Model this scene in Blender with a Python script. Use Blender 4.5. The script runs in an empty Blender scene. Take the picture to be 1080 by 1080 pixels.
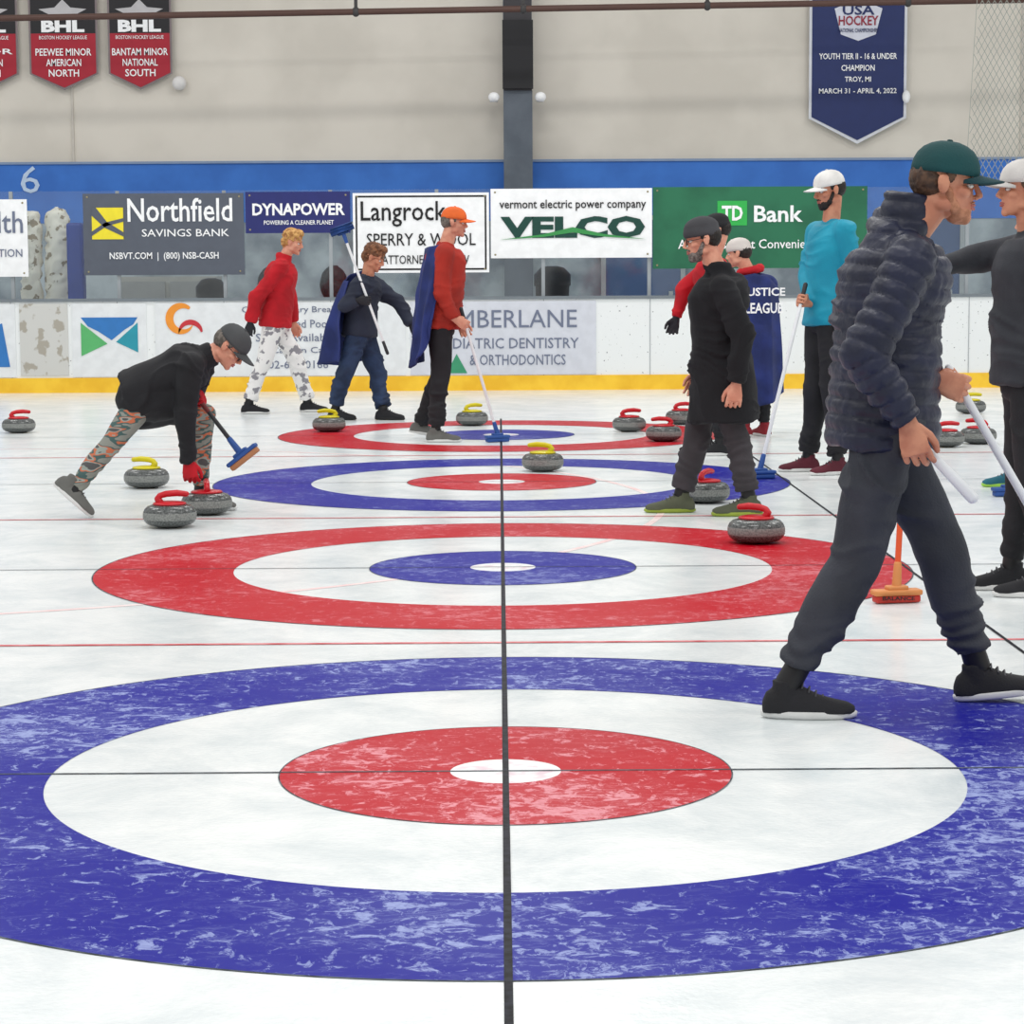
import bpy, bmesh, math, random
from mathutils import Vector, Matrix, noise
random.seed(4)
S = bpy.context.scene
COL = S.collection
V = Vector

# ------------------------------------------------------------------ materials
def lin(c):
    o = []
    for v in c[:3]:
        v = v / 255.0
        o.append(v / 12.92 if v <= 0.04045 else ((v + 0.055) / 1.055) ** 2.4)
    return (o[0], o[1], o[2], 1.0)

MATS = {}
def mat(name, c, rough=0.6, c2=None, scale=8.0, bump=0.0, bscale=60.0, metal=0.0, lo=0.4, hi=0.6, detail=4.0, dist=0.0, spec=0.4):
    if name in MATS: return MATS[name]
    m = bpy.data.materials.new(name); m.use_nodes = True
    nt = m.node_tree; b = nt.nodes['Principled BSDF']
    b.inputs['Roughness'].default_value = rough
    b.inputs['Metallic'].default_value = metal
    b.inputs['Specular IOR Level'].default_value = spec
    tc = nt.nodes.new('ShaderNodeTexCoord')
    if c2 is None:
        c2 = tuple(max(0, v * 0.9) for v in c)
    n = nt.nodes.new('ShaderNodeTexNoise'); n.inputs['Scale'].default_value = scale
    n.inputs['Detail'].default_value = detail; n.inputs['Distortion'].default_value = dist
    nt.links.new(tc.outputs['Object'], n.inputs['Vector'])
    r = nt.nodes.new('ShaderNodeValToRGB')
    r.color_ramp.elements[0].position = lo; r.color_ramp.elements[0].color = lin(c)
    r.color_ramp.elements[1].position = hi; r.color_ramp.elements[1].color = lin(c2)
    nt.links.new(n.outputs['Fac'], r.inputs['Fac'])
    nt.links.new(r.outputs['Color'], b.inputs['Base Color'])
    if bump:
        n2 = nt.nodes.new('ShaderNodeTexNoise'); n2.inputs['Scale'].default_value = bscale
        nt.links.new(tc.outputs['Object'], n2.inputs['Vector'])
        bp = nt.nodes.new('ShaderNodeBump'); bp.inputs['Strength'].default_value = bump
        bp.inputs['Distance'].default_value = 0.01
        nt.links.new(n2.outputs['Fac'], bp.inputs['Height'])
        nt.links.new(bp.outputs['Normal'], b.inputs['Normal'])
    MATS[name] = m
    return m

def flat(name, c, rough=0.5):
    if name in MATS: return MATS[name]
    return mat(name, c, rough, c2=tuple(v * 0.97 for v in c))

def paint_mat(name, c, cw, amt=1.0):
    """painted ring under scuffed, frosted ice"""
    m = bpy.data.materials.new(name); m.use_nodes = True
    nt = m.node_tree; b = nt.nodes['Principled BSDF']
    b.inputs['Roughness'].default_value = 0.4
    b.inputs['Specular IOR Level'].default_value = 0.08
    tc = nt.nodes.new('ShaderNodeTexCoord')
    def mapping(sx, sy, rz):
        mp = nt.nodes.new('ShaderNodeMapping'); mp.inputs['Scale'].default_value = (sx, sy, 1)
        mp.inputs['Rotation'].default_value = (0, 0, rz); nt.links.new(tc.outputs['Object'], mp.inputs['Vector']); return mp
    mpa = mapping(0.75, 1.0, 0.2); mpb = mapping(0.6, 1.3, -0.35); mpc = mapping(1.1, .7, .15)
    def nz(mp, sc, det, dist, rough=0.6):
        n = nt.nodes.new('ShaderNodeTexNoise'); n.inputs['Scale'].default_value = sc
        n.inputs['Detail'].default_value = det; n.inputs['Distortion'].default_value = dist
        n.inputs['Roughness'].default_value = rough
        nt.links.new(mp.outputs[0], n.inputs['Vector']); return n.outputs['Fac']
    def mth(op, a, bb=None, cl=False):
        q = nt.nodes.new('ShaderNodeMath'); q.operation = op; q.use_clamp = cl
        for i, x in enumerate((a, bb)):
            if x is None: continue
            if isinstance(x, (int, float)): q.inputs[i].default_value = x
            else: nt.links.new(x, q.inputs[i])
        return q.outputs[0]
    area = mth('MULTIPLY', mth('SUBTRACT', nz(mpa, 1.5, 4, 0.4), 0.42), 4.0, True)
    f1 = mth('ADD', nz(mpa, 14, 10, 0.9, 0.72), mth('MULTIPLY', area, 0.085))
    flk = mth('MULTIPLY', mth('SUBTRACT', f1, 0.585), 24.0, True)
    f2 = mth('ADD', nz(mpc, 26, 8, 0.7, 0.68), mth('MULTIPLY', area, 0.08))
    flk2 = mth('MULTIPLY', mth('SUBTRACT', f2, 0.60), 24.0, True)
    v1 = mth('ABSOLUTE', mth('SUBTRACT', nz(mpb, 8, 8, 1.0, .66), 0.5))
    thin = mth('MULTIPLY', mth('SUBTRACT', 1.0, mth('MULTIPLY', v1, 55.0), True), mth('ADD', mth('MULTIPLY', area, 0.6), .15))
    tot = mth('ADD', mth('MAXIMUM', flk, mth('MULTIPLY', flk2, 0.8)), thin, True)
    grain = mth('ADD', mth('MULTIPLY', nz(mpa, 90, 4, 0), 1.1), 0.3, True)
    fac = mth('ADD', mth('MULTIPLY', mth('MULTIPLY', tot, grain), 0.68 * amt), mth('MULTIPLY', area, 0.07 * amt), True)
    mix = nt.nodes.new('ShaderNodeMix'); mix.data_type = 'RGBA'
    nt.links.new(fac, mix.inputs[0])
    mix.inputs[6].default_value = lin(c); mix.inputs[7].default_value = lin(cw)
    nt.links.new(mix.outputs[2], b.inputs['Base Color'])
    return m

def ice_mat():
    m = bpy.data.materials.new('ice_surface'); m.use_nodes = True
    nt = m.node_tree; b = nt.nodes['Principled BSDF']
    b.inputs['Roughness'].default_value = 0.22
    b.inputs['Specular IOR Level'].default_value = 0.34
    tc = nt.nodes.new('ShaderNodeTexCoord')
    n = nt.nodes.new('ShaderNodeTexNoise'); n.inputs['Scale'].default_value = 2.2; n.inputs['Detail'].default_value = 12; n.inputs['Roughness'].default_value = .76; n.inputs['Distortion'].default_value = .4
    nt.links.new(tc.outputs['Object'], n.inputs['Vector'])
    r = nt.nodes.new('ShaderNodeValToRGB')
    r.color_ramp.elements[0].position = 0.34; r.color_ramp.elements[0].color = lin((214, 222, 224))
    r.color_ramp.elements[1].position = 0.60; r.color_ramp.elements[1].color = lin((243, 246, 245))
    nt.links.new(n.outputs['Fac'], r.inputs['Fac']); nt.links.new(r.outputs['Color'], b.inputs['Base Color'])
    n2 = nt.nodes.new('ShaderNodeTexNoise'); n2.inputs['Scale'].default_value = 60
    nt.links.new(tc.outputs['Object'], n2.inputs['Vector'])
    bp = nt.nodes.new('ShaderNodeBump'); bp.inputs['Strength'].default_value = 0.2; bp.inputs['Distance'].default_value = 0.004
    nt.links.new(n2.outputs['Fac'], bp.inputs['Height']); nt.links.new(bp.outputs['Normal'], b.inputs['Normal'])
    return m

def speck_mat(name, c, speck, scale, thr, rough=0.4):
    m = bpy.data.materials.new(name); m.use_nodes = True
    nt = m.node_tree; b = nt.nodes['Principled BSDF']; b.inputs['Roughness'].default_value = rough
    tc = nt.nodes.new('ShaderNodeTexCoord')
    n = nt.nodes.new('ShaderNodeTexNoise'); n.inputs['Scale'].default_value = scale; n.inputs['Detail'].default_value = 3
    nt.links.new(tc.outputs['Object'], n.inputs['Vector'])
    r = nt.nodes.new('ShaderNodeValToRGB')
    r.color_ramp.elements[0].position = thr; r.color_ramp.elements[0].color = lin(c)
    r.color_ramp.elements[1].position = thr + 0.04; r.color_ramp.elements[1].color = lin(speck)
    nt.links.new(n.outputs['Fac'], r.inputs['Fac']); nt.links.new(r.outputs['Color'], b.inputs['Base Color'])
    return m

# ------------------------------------------------------------------ basic builders
def empty(name, loc=(0, 0, 0)):
    e = bpy.data.objects.new(name, None); e.location = loc; e.empty_display_size = 0.2
    COL.objects.link(e); return e

def obj_from_bm(bm, name, m, parent=None, smooth=True):
    bmesh.ops.recalc_face_normals(bm, faces=bm.faces[:])
    me = bpy.data.meshes.new(name); bm.to_mesh(me); bm.free()
    ob = bpy.data.objects.new(name, me); COL.objects.link(ob)
    if m is not None: me.materials.append(m)
    if smooth:
        for p in me.polygons: p.use_smooth = True
    if parent: ob.parent = parent
    return ob

def basis(d):
    d = d.normalized()
    h = V((0, 0, 1)) if abs(d.z) < 0.9 else V((1, 0, 0))
    a = d.cross(h).normalized(); b = d.cross(a).normalized()
    return a, b

def loft(bm, rings, cap=True):
    vs = [[bm.verts.new(p) for p in r] for r in rings]
    n = len(vs[0])
    for i in range(len(vs) - 1):
        for j in range(n):
            bm.faces.new((vs[i][j], vs[i][(j + 1) % n], vs[i + 1][(j + 1) % n], vs[i + 1][j]))
    if cap:
        bm.faces.new(list(reversed(vs[0]))); bm.faces.new(vs[-1])
    return vs

def ell(c, a, b, n=20):
    return [c + a * math.cos(2 * math.pi * i / n) + b * math.sin(2 * math.pi * i / n) for i in range(n)]

def rcone(bm, p0, r0, p1, r1, n=14, cap0=True, cap1=True):
    d = (p1 - p0)
    if d.length < 1e-6: d = V((0, 0, 1e-4))
    u = d.normalized(); a, b = basis(u); R = []
    if cap0:
        for t in (80, 60, 40, 20):
            t = math.radians(t); R.append(ell(p0 - u * r0 * math.sin(t), a * r0 * math.cos(t), b * r0 * math.cos(t), n))
    R.append(ell(p0, a * r0, b * r0, n)); R.append(ell(p1, a * r1, b * r1, n))
    if cap1:
        for t in (20, 40, 60, 80):
            t = math.radians(t); R.append(ell(p1 + u * r1 * math.sin(t), a * r1 * math.cos(t), b * r1 * math.cos(t), n))
    loft(bm, R)

def ellipsoid(bm, c, r, M=None, nu=20, nv=12):
    R = []
    for i in range(1, nv):
        t = math.pi * i / nv - math.pi / 2
        ring = []
        for j in range(nu):
            a = 2 * math.pi * j / nu
            p = V((c[0] + r[0] * math.cos(t) * math.cos(a), c[1] + r[1] * math.cos(t) * math.sin(a), c[2] + r[2] * math.sin(t)))
            ring.append(M @ p if M else p)
        R.append(ring)
    loft(bm, R)

def box(bm, c, size, ax=None, bevel=0.0):
    g = bmesh.ops.create_cube(bm, size=1.0)
    vs = g['verts']
    for v in vs:
        p = V((v.co.x * size[0], v.co.y * size[1], v.co.z * size[2]))
        if ax: p = ax[0] * p.x + ax[1] * p.y + ax[2] * p.z
        v.co = p + V(c)
    if bevel:
        es = list({e for v in vs for e in v.link_edges})
        bmesh.ops.bevel(bm, geom=es, offset=bevel, segments=2, affect='EDGES', profile=0.5)

def boxobj(name, x0, x1, y0, y1, z0, z1, m, parent=None, bevel=0.0):
    bm = bmesh.new(); box(bm, ((x0 + x1) / 2, (y0 + y1) / 2, (z0 + z1) / 2), (x1 - x0, y1 - y0, z1 - z0), bevel=bevel)
    return obj_from_bm(bm, name, m, parent, smooth=False)

def remeshed(bm, name, m, parent, voxel=0.01, smooth_it=4, disp=None):
    ob = obj_from_bm(bm, name, m, parent)
    r = ob.modifiers.new('r', 'REMESH'); r.mode = 'VOXEL'; r.voxel_size = voxel; r.use_smooth_shade = True
    if smooth_it:
        s = ob.modifiers.new('s', 'SMOOTH'); s.factor = 0.5; s.iterations = smooth_it
    dg = bpy.context.evaluated_depsgraph_get(); dg.update()
    me = bpy.data.meshes.new_from_object(ob.evaluated_get(dg))
    ob.modifiers.clear(); old = ob.data; ob.data = me; bpy.data.meshes.remove(old)
    if disp:
        ns = [v.normal.copy() for v in me.vertices]
        for v, nn in zip(me.vertices, ns):
            v.co += nn * disp(v.co)
    if not me.materials: me.materials.append(m)
    for p in me.polygons: p.use_smooth = True
    me.update()
    return ob

def folds(amp, sc=9.0, seed=0.0):
    o = V((seed * 3.1, seed * 1.7, seed))
    def f(p):
        q = V((p.x * sc, p.y * sc, p.z * sc * 1.25)) + o
        w = noise.noise(q * 0.6) * 1.2
        n = 1 - abs(noise.noise(q + V((w, w, w)))) * 2.4
        n2 = 1 - abs(noise.noise(q * 2.1 + o)) * 2.4
        return amp * (n - 0.4) + amp * 0.35 * (n2 - 0.4)
    return f

def cloth_folds(amp, seed=0.0):
    """long soft diagonal drapery creases"""
    o = V((seed * 3.1, seed * 1.7, seed))
    def f(p):
        w = noise.noise(p * 2.5 + o) * 1.6
        q = V((p.x * 3.2 + p.z * 3.5 + w, p.y * 3.2 - p.z * 2.5, p.z * 11 + w * 1.5)) + o
        a = abs(noise.noise(q)); c = max(0.0, 1 - a * 3.6) ** 1.5
        m = max(0.0, noise.noise(p * 4 + o * 2) + .35)
        return amp * 1.6 * c * m + amp * 0.8 * noise.noise(p * 7 + o)
    return f

def leg_folds(amp, seed=0.0):
    """drapery creases plus cloth bunching above the ankle"""
    g = cloth_folds(amp, seed)
    def f(p):
        s_ = max(0.0, 1 - abs(p.z - .19) / .14)
        return g(p) + .0055 * s_ * math.sin(p.z * 120 + noise.noise(p * 6) * 7)
    return f

def text(parent, s, cx, y, cz, w, h, m, bold=0.0, name='lettering'):
    cu = bpy.data.curves.new(name, 'FONT'); cu.body = s; cu.align_x = 'CENTER'; cu.align_y = 'CENTER'
    cu.offset = bold; cu.extrude = 0.002; cu.resolution_u = 2
    ob = bpy.data.objects.new(name, cu); COL.objects.link(ob); cu.materials.append(m)
    bpy.context.view_layer.update()
    d = ob.dimensions; sx = w / max(d.x, 1e-4); sy = h / max(d.y, 1e-4)
    bb = [V(b) for b in ob.bound_box]
    mx = (min(b.x for b in bb) + max(b.x for b in bb)) / 2; my = (min(b.y for b in bb) + max(b.y for b in bb)) / 2
    ob.scale = (sx, sy, 1)
    ob.rotation_euler = (math.pi / 2, 0, 0)
    ob.location = (cx - mx * sx, y, cz - my * sy)
    ob.parent = parent
    return ob

def poly(parent, pts, y, m, name, th=0.004):
    bm = bmesh.new()
    a = [bm.verts.new((p[0], y, p[1])) for p in pts]; b = [bm.verts.new((p[0], y + th, p[1])) for p in pts]
    bm.faces.new(a); bm.faces.new(list(reversed(b))); n = len(pts)
    for i in range(n): bm.faces.new((a[i], a[(i + 1) % n], b[(i + 1) % n], b[i]))
    return obj_from_bm(bm, name, m, parent, smooth=False)

# ------------------------------------------------------------------ common materials
white = flat('white_vinyl', (250, 251, 252)); black = flat('black_paint', (22, 22, 24))
navy = flat('navy_vinyl', (38, 44, 110)); skin = mat('skin', (222, 160, 134), 0.5, c2=(204, 136, 112), scale=14, bump=0.1, bscale=200)
skin_tan = mat('skin_tan', (208, 144, 114), 0.5, c2=(188, 122, 96), scale=14)
eye_w = flat('eye_white', (220, 216, 210), 0.2); eye_d = flat('eye_iris', (40, 30, 26), 0.2)
lipm = flat('lips', (170, 92, 84), 0.5)

# ------------------------------------------------------------------ ice + markings
bm = bmesh.new(); bmesh.ops.create_grid(bm, x_segments=4, y_segments=4, size=1)
for v in bm.verts: v.co = V((v.co.x * 16, 9.25 + v.co.y * 17.25, 0))
obj_from_bm(bm, 'floor', ice_mat(), None, smooth=False)
BLUE, RED = ((14, 16, 142), (176, 190, 232)), ((184, 4, 28), (240, 176, 186))
line_k = mat('black_line_paint', (10, 11, 16), 0.5, c2=(40, 42, 52), scale=30, spec=.1)
line_thin = mat('thin_line_paint', (44, 52, 60), 0.5, c2=(96, 106, 112), scale=20, spec=.1)
line_r = mat('red_line_paint', (200, 46, 58), 0.4, c2=(226, 130, 134), scale=9)
faint_r = mat('faint_red_paint', (236, 200, 200), 0.4, c2=(240, 224, 222), scale=5)
btn = mat('white_ice_paint', (242, 244, 244), 0.3, scale=14, c2=(232, 206, 216), lo=.5, hi=.65, detail=8)

def annulus(name, r0, r1, z, m, parent, n=160):
    bm = bmesh.new()
    o = [bm.verts.new((r1 * math.cos(2 * math.pi * i / n), r1 * math.sin(2 * math.pi * i / n), z)) for i in range(n)]
    if r0 > 0:
        q = [bm.verts.new((r0 * math.cos(2 * math.pi * i / n), r0 * math.sin(2 * math.pi * i / n), z)) for i in range(n)]
        for i in range(n): bm.faces.new((q[i], o[i], o[(i + 1) % n], q[(i + 1) % n]))
    else: bm.faces.new(o)
    return obj_from_bm(bm, name, m, parent, smooth=False)

ys = [6.2, 10.53, 14.86, 19.2]
for i, y in enumerate(ys):
    amt = (1.0, .55, .45, .4)[i]
    bp_ = paint_mat('blue_ice_paint_%d' % i, BLUE[0], BLUE[1], amt); rp_ = paint_mat('red_ice_paint_%d' % i, RED[0], RED[1], amt)
    e = empty('curling_house', (0, y, 0)); A, B = (bp_, rp_) if i % 2 == 0 else (rp_, bp_)
    annulus('outer_ring', 1.225, 1.85, 0.0012, A, e); annulus('inner_ring', 0.15, 0.61, 0.0012, B, e)
    annulus('button', 0, 0.15, 0.0012, btn, e, 60)
    annulus('ring_edge', 1.848, 1.854, 0.0016, line_thin, e); annulus('ring_edge_inner', 0.608, 0.612, 0.0016, line_thin, e)
def strip(name, x0, x1, y0, y1, z, m):
    bm = bmesh.new(); vs = [bm.verts.new(p) for p in ((x0, y0, z), (x1, y0, z), (x1, y1, z), (x0, y1, z))]; bm.faces.new(vs)
    return obj_from_bm(bm, name, m, None, smooth=False)
strip('tee_line', -0.0085, 0.0085, 2, 21.3, 0.0024, line_k)
strip('back_line', 1.823, 1.837, 2, 21.3, 0.0024, line_k)
for y in ys: strip('center_line', -14, 14, y - 0.006, y + 0.006, 0.0022, line_thin)
for y in (8.37, 12.7, 17.03): strip('sheet_divider_line', -14, 14, y - 0.016, y + 0.016, 0.002, line_r)
e = empty('hockey_circle_marking', (-3.6, 13.4, 0)); annulus('circle', 4.5, 4.54, 0.0008, faint_r, e, 200)

# ------------------------------------------------------------------ walls / boards
wallm = mat('painted_block_wall', (220, 214, 203), 0.8, c2=(209, 203, 192), scale=0.9, bump=0.15, bscale=5)
bluem = mat('blue_wall_paint', (60, 118, 202), 0.7, c2=(54, 108, 190), scale=2)
lowm = mat('lower_wall_paint', (176, 186, 192), 0.8, c2=(120, 130, 140), scale=1.5)
boxobj('wall_back', -16, 16, 29.5, 29.8, 2.76, 8.5, wallm)
boxobj('wall_back_stripe', -16, 16, 29.49, 29.8, 2.0, 2.76, bluem)
boxobj('wall_back_lower', -16, 16, 29.5, 29.8, 0, 2.0, lowm)
seam = flat('wall_seam', (200, 194, 184))
for i, x in enumerate((-5.4, 6.6)): boxobj('trim_%d' % (i + 1), x, x + 0.03, 29.48, 29.5, 2.76, 8.5, seam)
boxobj('trim_3', -16, 16, 29.47, 29.5, 2.74, 2.77, flat('stripe_edge', (130, 150, 180)))

boardm = speck_mat('scuffed_white_board', (236, 239, 239), (100, 102, 108), 34, 0.665)
dash = empty('rink_dasher_boards')
boxobj('panel', -16, 16, 26.5, 26.62, 0.17, 1.04, boardm, dash)
boxobj('kick_plate', -16, 16, 26.485, 26.62, 0.0, 0.17, mat('yellow_kick_plate', (250, 204, 56), 0.45, c2=(238, 186, 40), scale=3), dash)
boxobj('cap_rail', -16, 16, 26.48, 26.66, 1.04, 1.075, flat('grey_rail', (120, 128, 134)), dash)
alu = flat('aluminium', (160, 166, 170), 0.35)
for i in range(-12, 13):
    x = i * 1.22 + 0.5
    boxobj('stanchion', x - 0.02, x + 0.02, 26.66, 26.70, 1.04, 2.3, alu, dash)
    boxobj('panel_joint', x - 0.004, x + 0.004, 26.494, 26.5, 0.17, 1.04, flat('joint', (170, 174, 178)), dash)
gm = bpy.data.materials.new('clear_glass'); gm.use_nodes = True
nt = gm.node_tree; nt.nodes.clear(); o = nt.nodes.new('ShaderNodeOutputMaterial'); mx = nt.nodes.new('ShaderNodeMixShader')
t = nt.nodes.new('ShaderNodeBsdfTransparent'); t.inputs[0].default_value = (0.94, 0.97, 0.97, 1); g = nt.nodes.new('ShaderNodeBsdfGlossy'); g.inputs['Roughness'].default_value = 0.05
mx.inputs[0].default_value = 0.06; nt.links.new(t.outputs[0], mx.inputs[1]); nt.links.new(g.outputs[0], mx.inputs[2]); nt.links.new(mx.outputs[0], o.inputs[0])
boxobj('glass', -16, 16, 26.675, 26.685, 1.07, 2.3, gm, dash)

# board ads
YB = 26.488
ad = empty('dentistry_board_sign'); lav = flat('pale_grey_vinyl', (212, 215, 224)); slate = flat('slate_text', (112, 120, 142))
boxobj('panel', -1.03, 1.1, YB, 26.5, 0.18, 1.02, lav, ad)
text(ad, 'TIMBERLANE', 0.07, YB - 0.004, 0.82, 1.62, 0.2, slate); text(ad, 'PEDIATRIC DENTISTRY', 0.1, YB - 0.004, 0.54, 1.6, 0.12, slate, 0.004)
text(ad, '& ORTHODONTICS', 0.2, YB - 0.004, 0.35, 1.1, 0.12, slate, 0.004)
poly(ad, [(-0.62, 0.2), (-0.5, 0.42), (-0.38, 0.2)], YB - 0.006, flat('leaf_green', (60, 150, 110)), 'leaf_logo')
ad = empty('hotel_board_sign')
boxobj('panel', -3.95, -1.08, YB, 26.5, 0.18, 1.02, flat('white_board_vinyl', (230, 233, 235)), ad)
for i, s in enumerate(('Complimentary Breakfast', 'Heated Pool', 'Suites Available', 'Captain Cabin', '802-655-0166')):
    text(ad, s, -2.45 + (.12, .18, .1, .2, .1)[i], YB - 0.004, 0.93 - i * 0.155, (1.25, .62, .9, .75, .75)[i], 0.09, slate, 0.002)
orange = flat('orange_vinyl', (240, 150, 50)); grn = flat('green_vinyl', (90, 180, 110)); redv = flat('red_vinyl', (200, 50, 60))
def arc(parent, cx, cz, r, a0, a1, w, m, name):
    pts = []
    for i in range(25):
        a = math.radians(a0 + (a1 - a0) * i / 24); ww = w * math.sin(math.pi * (0.12 + 0.88 * i / 24)); pts.append((cx + (r + ww) * math.cos(a), cz + (r + ww) * math.sin(a)))
    for i in range(24, -1, -1):
        a = math.radians(a0 + (a1 - a0) * i / 24); pts.append((cx + r * math.cos(a), cz + r * math.sin(a)))
    poly(parent, pts, YB - 0.006, m, name)
arc(ad, -3.62, 0.84, 0.12, 60, 330, 0.09, orange, 'logo_swirl'); arc(ad, -3.55, 0.64, 0.13, 20, 170, 0.06, redv, 'logo_swirl_red')
ad = empty('mountain_logo_board_sign')
boxobj('panel', -4.9, -4.05, YB, 26.5, 0.18, 1.02, flat('white_board_vinyl', (222, 226, 228)), ad)
poly(ad, [(-4.80, 0.86), (-4.15, 0.86), (-4.2, 0.78), (-4.3, 0.72), (-4.45, 0.6), (-4.6, 0.7), (-4.72, 0.76)], YB - 0.005, flat('blue_vinyl', (50, 120, 190)), 'mountain')
poly(ad, [(-4.80, 0.8), (-4.5, 0.56), (-4.80, 0.42)], YB - 0.006, grn, 'slope'); poly(ad, [(-4.15, 0.8), (-4.4, 0.58), (-4.15, 0.46)], YB - 0.006, flat('teal_vinyl', (40, 150, 170)), 'slope_b')
ad = empty('blue_board_sign'); boxobj('panel', -6.9, -5.55, YB, 26.5, 0.18, 1.02, flat('white_board_vinyl', (222, 226, 228)), ad)
poly(ad, [(-6.2, 0.3), (-5.62, 0.3), (-5.7, 0.8), (-6.2, 0.6)], YB - 0.005, flat('blue_vinyl', (50, 120, 190)), 'shape')
boxobj('scuffed_gate_panel', -5.5, -4.95, YB - .002, 26.5, 0.2, 1.02, speck_mat('scuffed_gate', (204, 204, 200), (168, 162, 150), 6, .55), dash)

# sponsor signs above the boards
YS = 26.63
def sign(name, x0, x1, z0, z1, m, border=None):
    e = empty(name); boxobj('panel', x0, x1, YS, YS + 0.012, z0, z1, m, e)
    for x in (x0 + .05, x1 - .05):
        for z in (z0 + .04, z1 - .04):
            bm = bmesh.new(); ellipsoid(bm, (x, YS - .002, z), (.012, .004, .012), None, 10, 6); obj_from_bm(bm, 'grommet', flat('brass_grommet', (150, 140, 110)), e)
    if border:
        w = 0.02
        for n_, a in (('edge_top', (x0 + .03, x1 - .03, z1 - .03 - w, z1 - .03)), ('edge_bottom', (x0 + .03, x1 - .03, z0 + .03, z0 + .03 + w)), ('edge_left', (x0 + .03, x0 + .03 + w, z0 + .03, z1 - .03)), ('edge_right', (x1 - .03 - w, x1 - .03, z0 + .03, z1 - .03))):
            boxobj(n_, a[0], a[1], YS - 0.003, YS, a[2], a[3], border, e)
    return e
TY = YS - 0.006
e = sign('bank_sign_grey', -4.77, -2.93, 1.34, 2.27, flat('grey_vinyl', (88, 94, 106)))
text(e, 'Northfield', -3.66, TY, 2.08, 1.2, 0.27, white, 0.012); text(e, 'SAVINGS BANK', -3.6, TY, 1.82, 1.0, 0.085, white, 0.004)
text(e, 'NSBVT.COM  |  (800) NSB-CASH', -3.85, TY, 1.55, 1.25, 0.1, white, 0.012)
yel = flat('yellow_vinyl', (244, 226, 50)); poly(e, [(-4.67, 1.75), (-4.31, 1.75), (-4.31, 2.11), (-4.67, 2.11)], TY, yel, 'logo_square')
poly(e, [(-4.67, 2.11), (-4.62, 2.11), (-4.5, 1.95), (-4.31, 1.83), (-4.31, 1.78), (-4.52, 1.88), (-4.67, 2.02)], TY - 0.004, flat('grey_vinyl', (84, 90, 100)), 'logo_stripe')
poly(e, [(-4.67, 1.79), (-4.5, 1.90), (-4.31, 1.95), (-4.31, 1.99), (-4.52, 1.94), (-4.67, 1.84)], TY - 0.004, flat('grey_vinyl', (84, 90, 100)), 'logo_stripe_b')
e = sign('power_company_sign_navy', -2.91, -1.71, 1.81, 2.28, navy)
text(e, 'DYNAPOWER', -2.3, TY, 2.08, 1.06, 0.14, white, 0.03); text(e, 'POWERING A CLEANER PLANET', -2.3, TY, 1.93, 0.8, 0.05, white, 0.01)
e = sign('law_firm_sign', -1.68, -0.12, 1.35, 2.26, white, black)
text(e, 'Langrock', -1.1, TY, 2.02, 0.98, 0.29, black, 0.006); text(e, 'SPERRY & WOOL', -0.9, TY, 1.73, 1.25, 0.14, black, 0.002); text(e, 'ATTORNEYS AT LAW', -0.85, TY, 1.5, 1.0, 0.1, black)
e = sign('electric_company_sign', -0.1, 1.75, 1.51, 2.30, white)
dg_ = flat('dark_green', (20, 70, 60)); text(e, 'vermont electric power company', 0.84, TY, 2.11, 1.68, 0.13, black, 0.008)
text(e, 'VELCO', 0.84, TY, 1.86, 1.66, 0.25, dg_, 0.045)
poly(e, [(0.0, 1.72), (0.5, 1.78), (0.84, 1.86), (1.2, 1.78), (1.68, 1.72), (1.2, 1.75), (0.84, 1.80), (0.5, 1.75)], TY - 0.006, flat('green_swoosh', (60, 150, 80)), 'swoosh')
e = sign('bank_sign_green', 1.76, 4.22, 1.38, 2.31, mat('green_banner', (40, 112, 80), 0.6, c2=(32, 98, 70), scale=2))
poly(e, [(2.5, 1.87), (2.84, 1.87), (2.84, 2.15), (2.5, 2.15)], TY, flat('bright_green', (50, 180, 80)), 'logo_square'); text(e, 'TD', 2.67, TY - 0.006, 2.01, 0.24, 0.17, white, 0.03)
text(e, 'Bank', 3.2, TY, 2.0, 0.56, 0.19, white, 0.02); text(e, "America's Most Convenient Bank", 3.0, TY, 1.66, 1.9, 0.11, white, 0.006)
e = sign('foundation_sign', -6.9, -5.41, 1.33, 2.21, white)
text(e, 'Health', -5.85, TY, 1.95, 0.78, 0.25, slate, 0.006); text(e, 'FOUNDATION', -5.85, TY, 1.6, 0.75, 0.09, slate, 0.004)
text(empty('number_marking'), '6', -5.94, 29.48, 2.55, 0.24, 0.34, flat('pale_number', (190, 210, 235)), 0.0, 'numeral')

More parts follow.
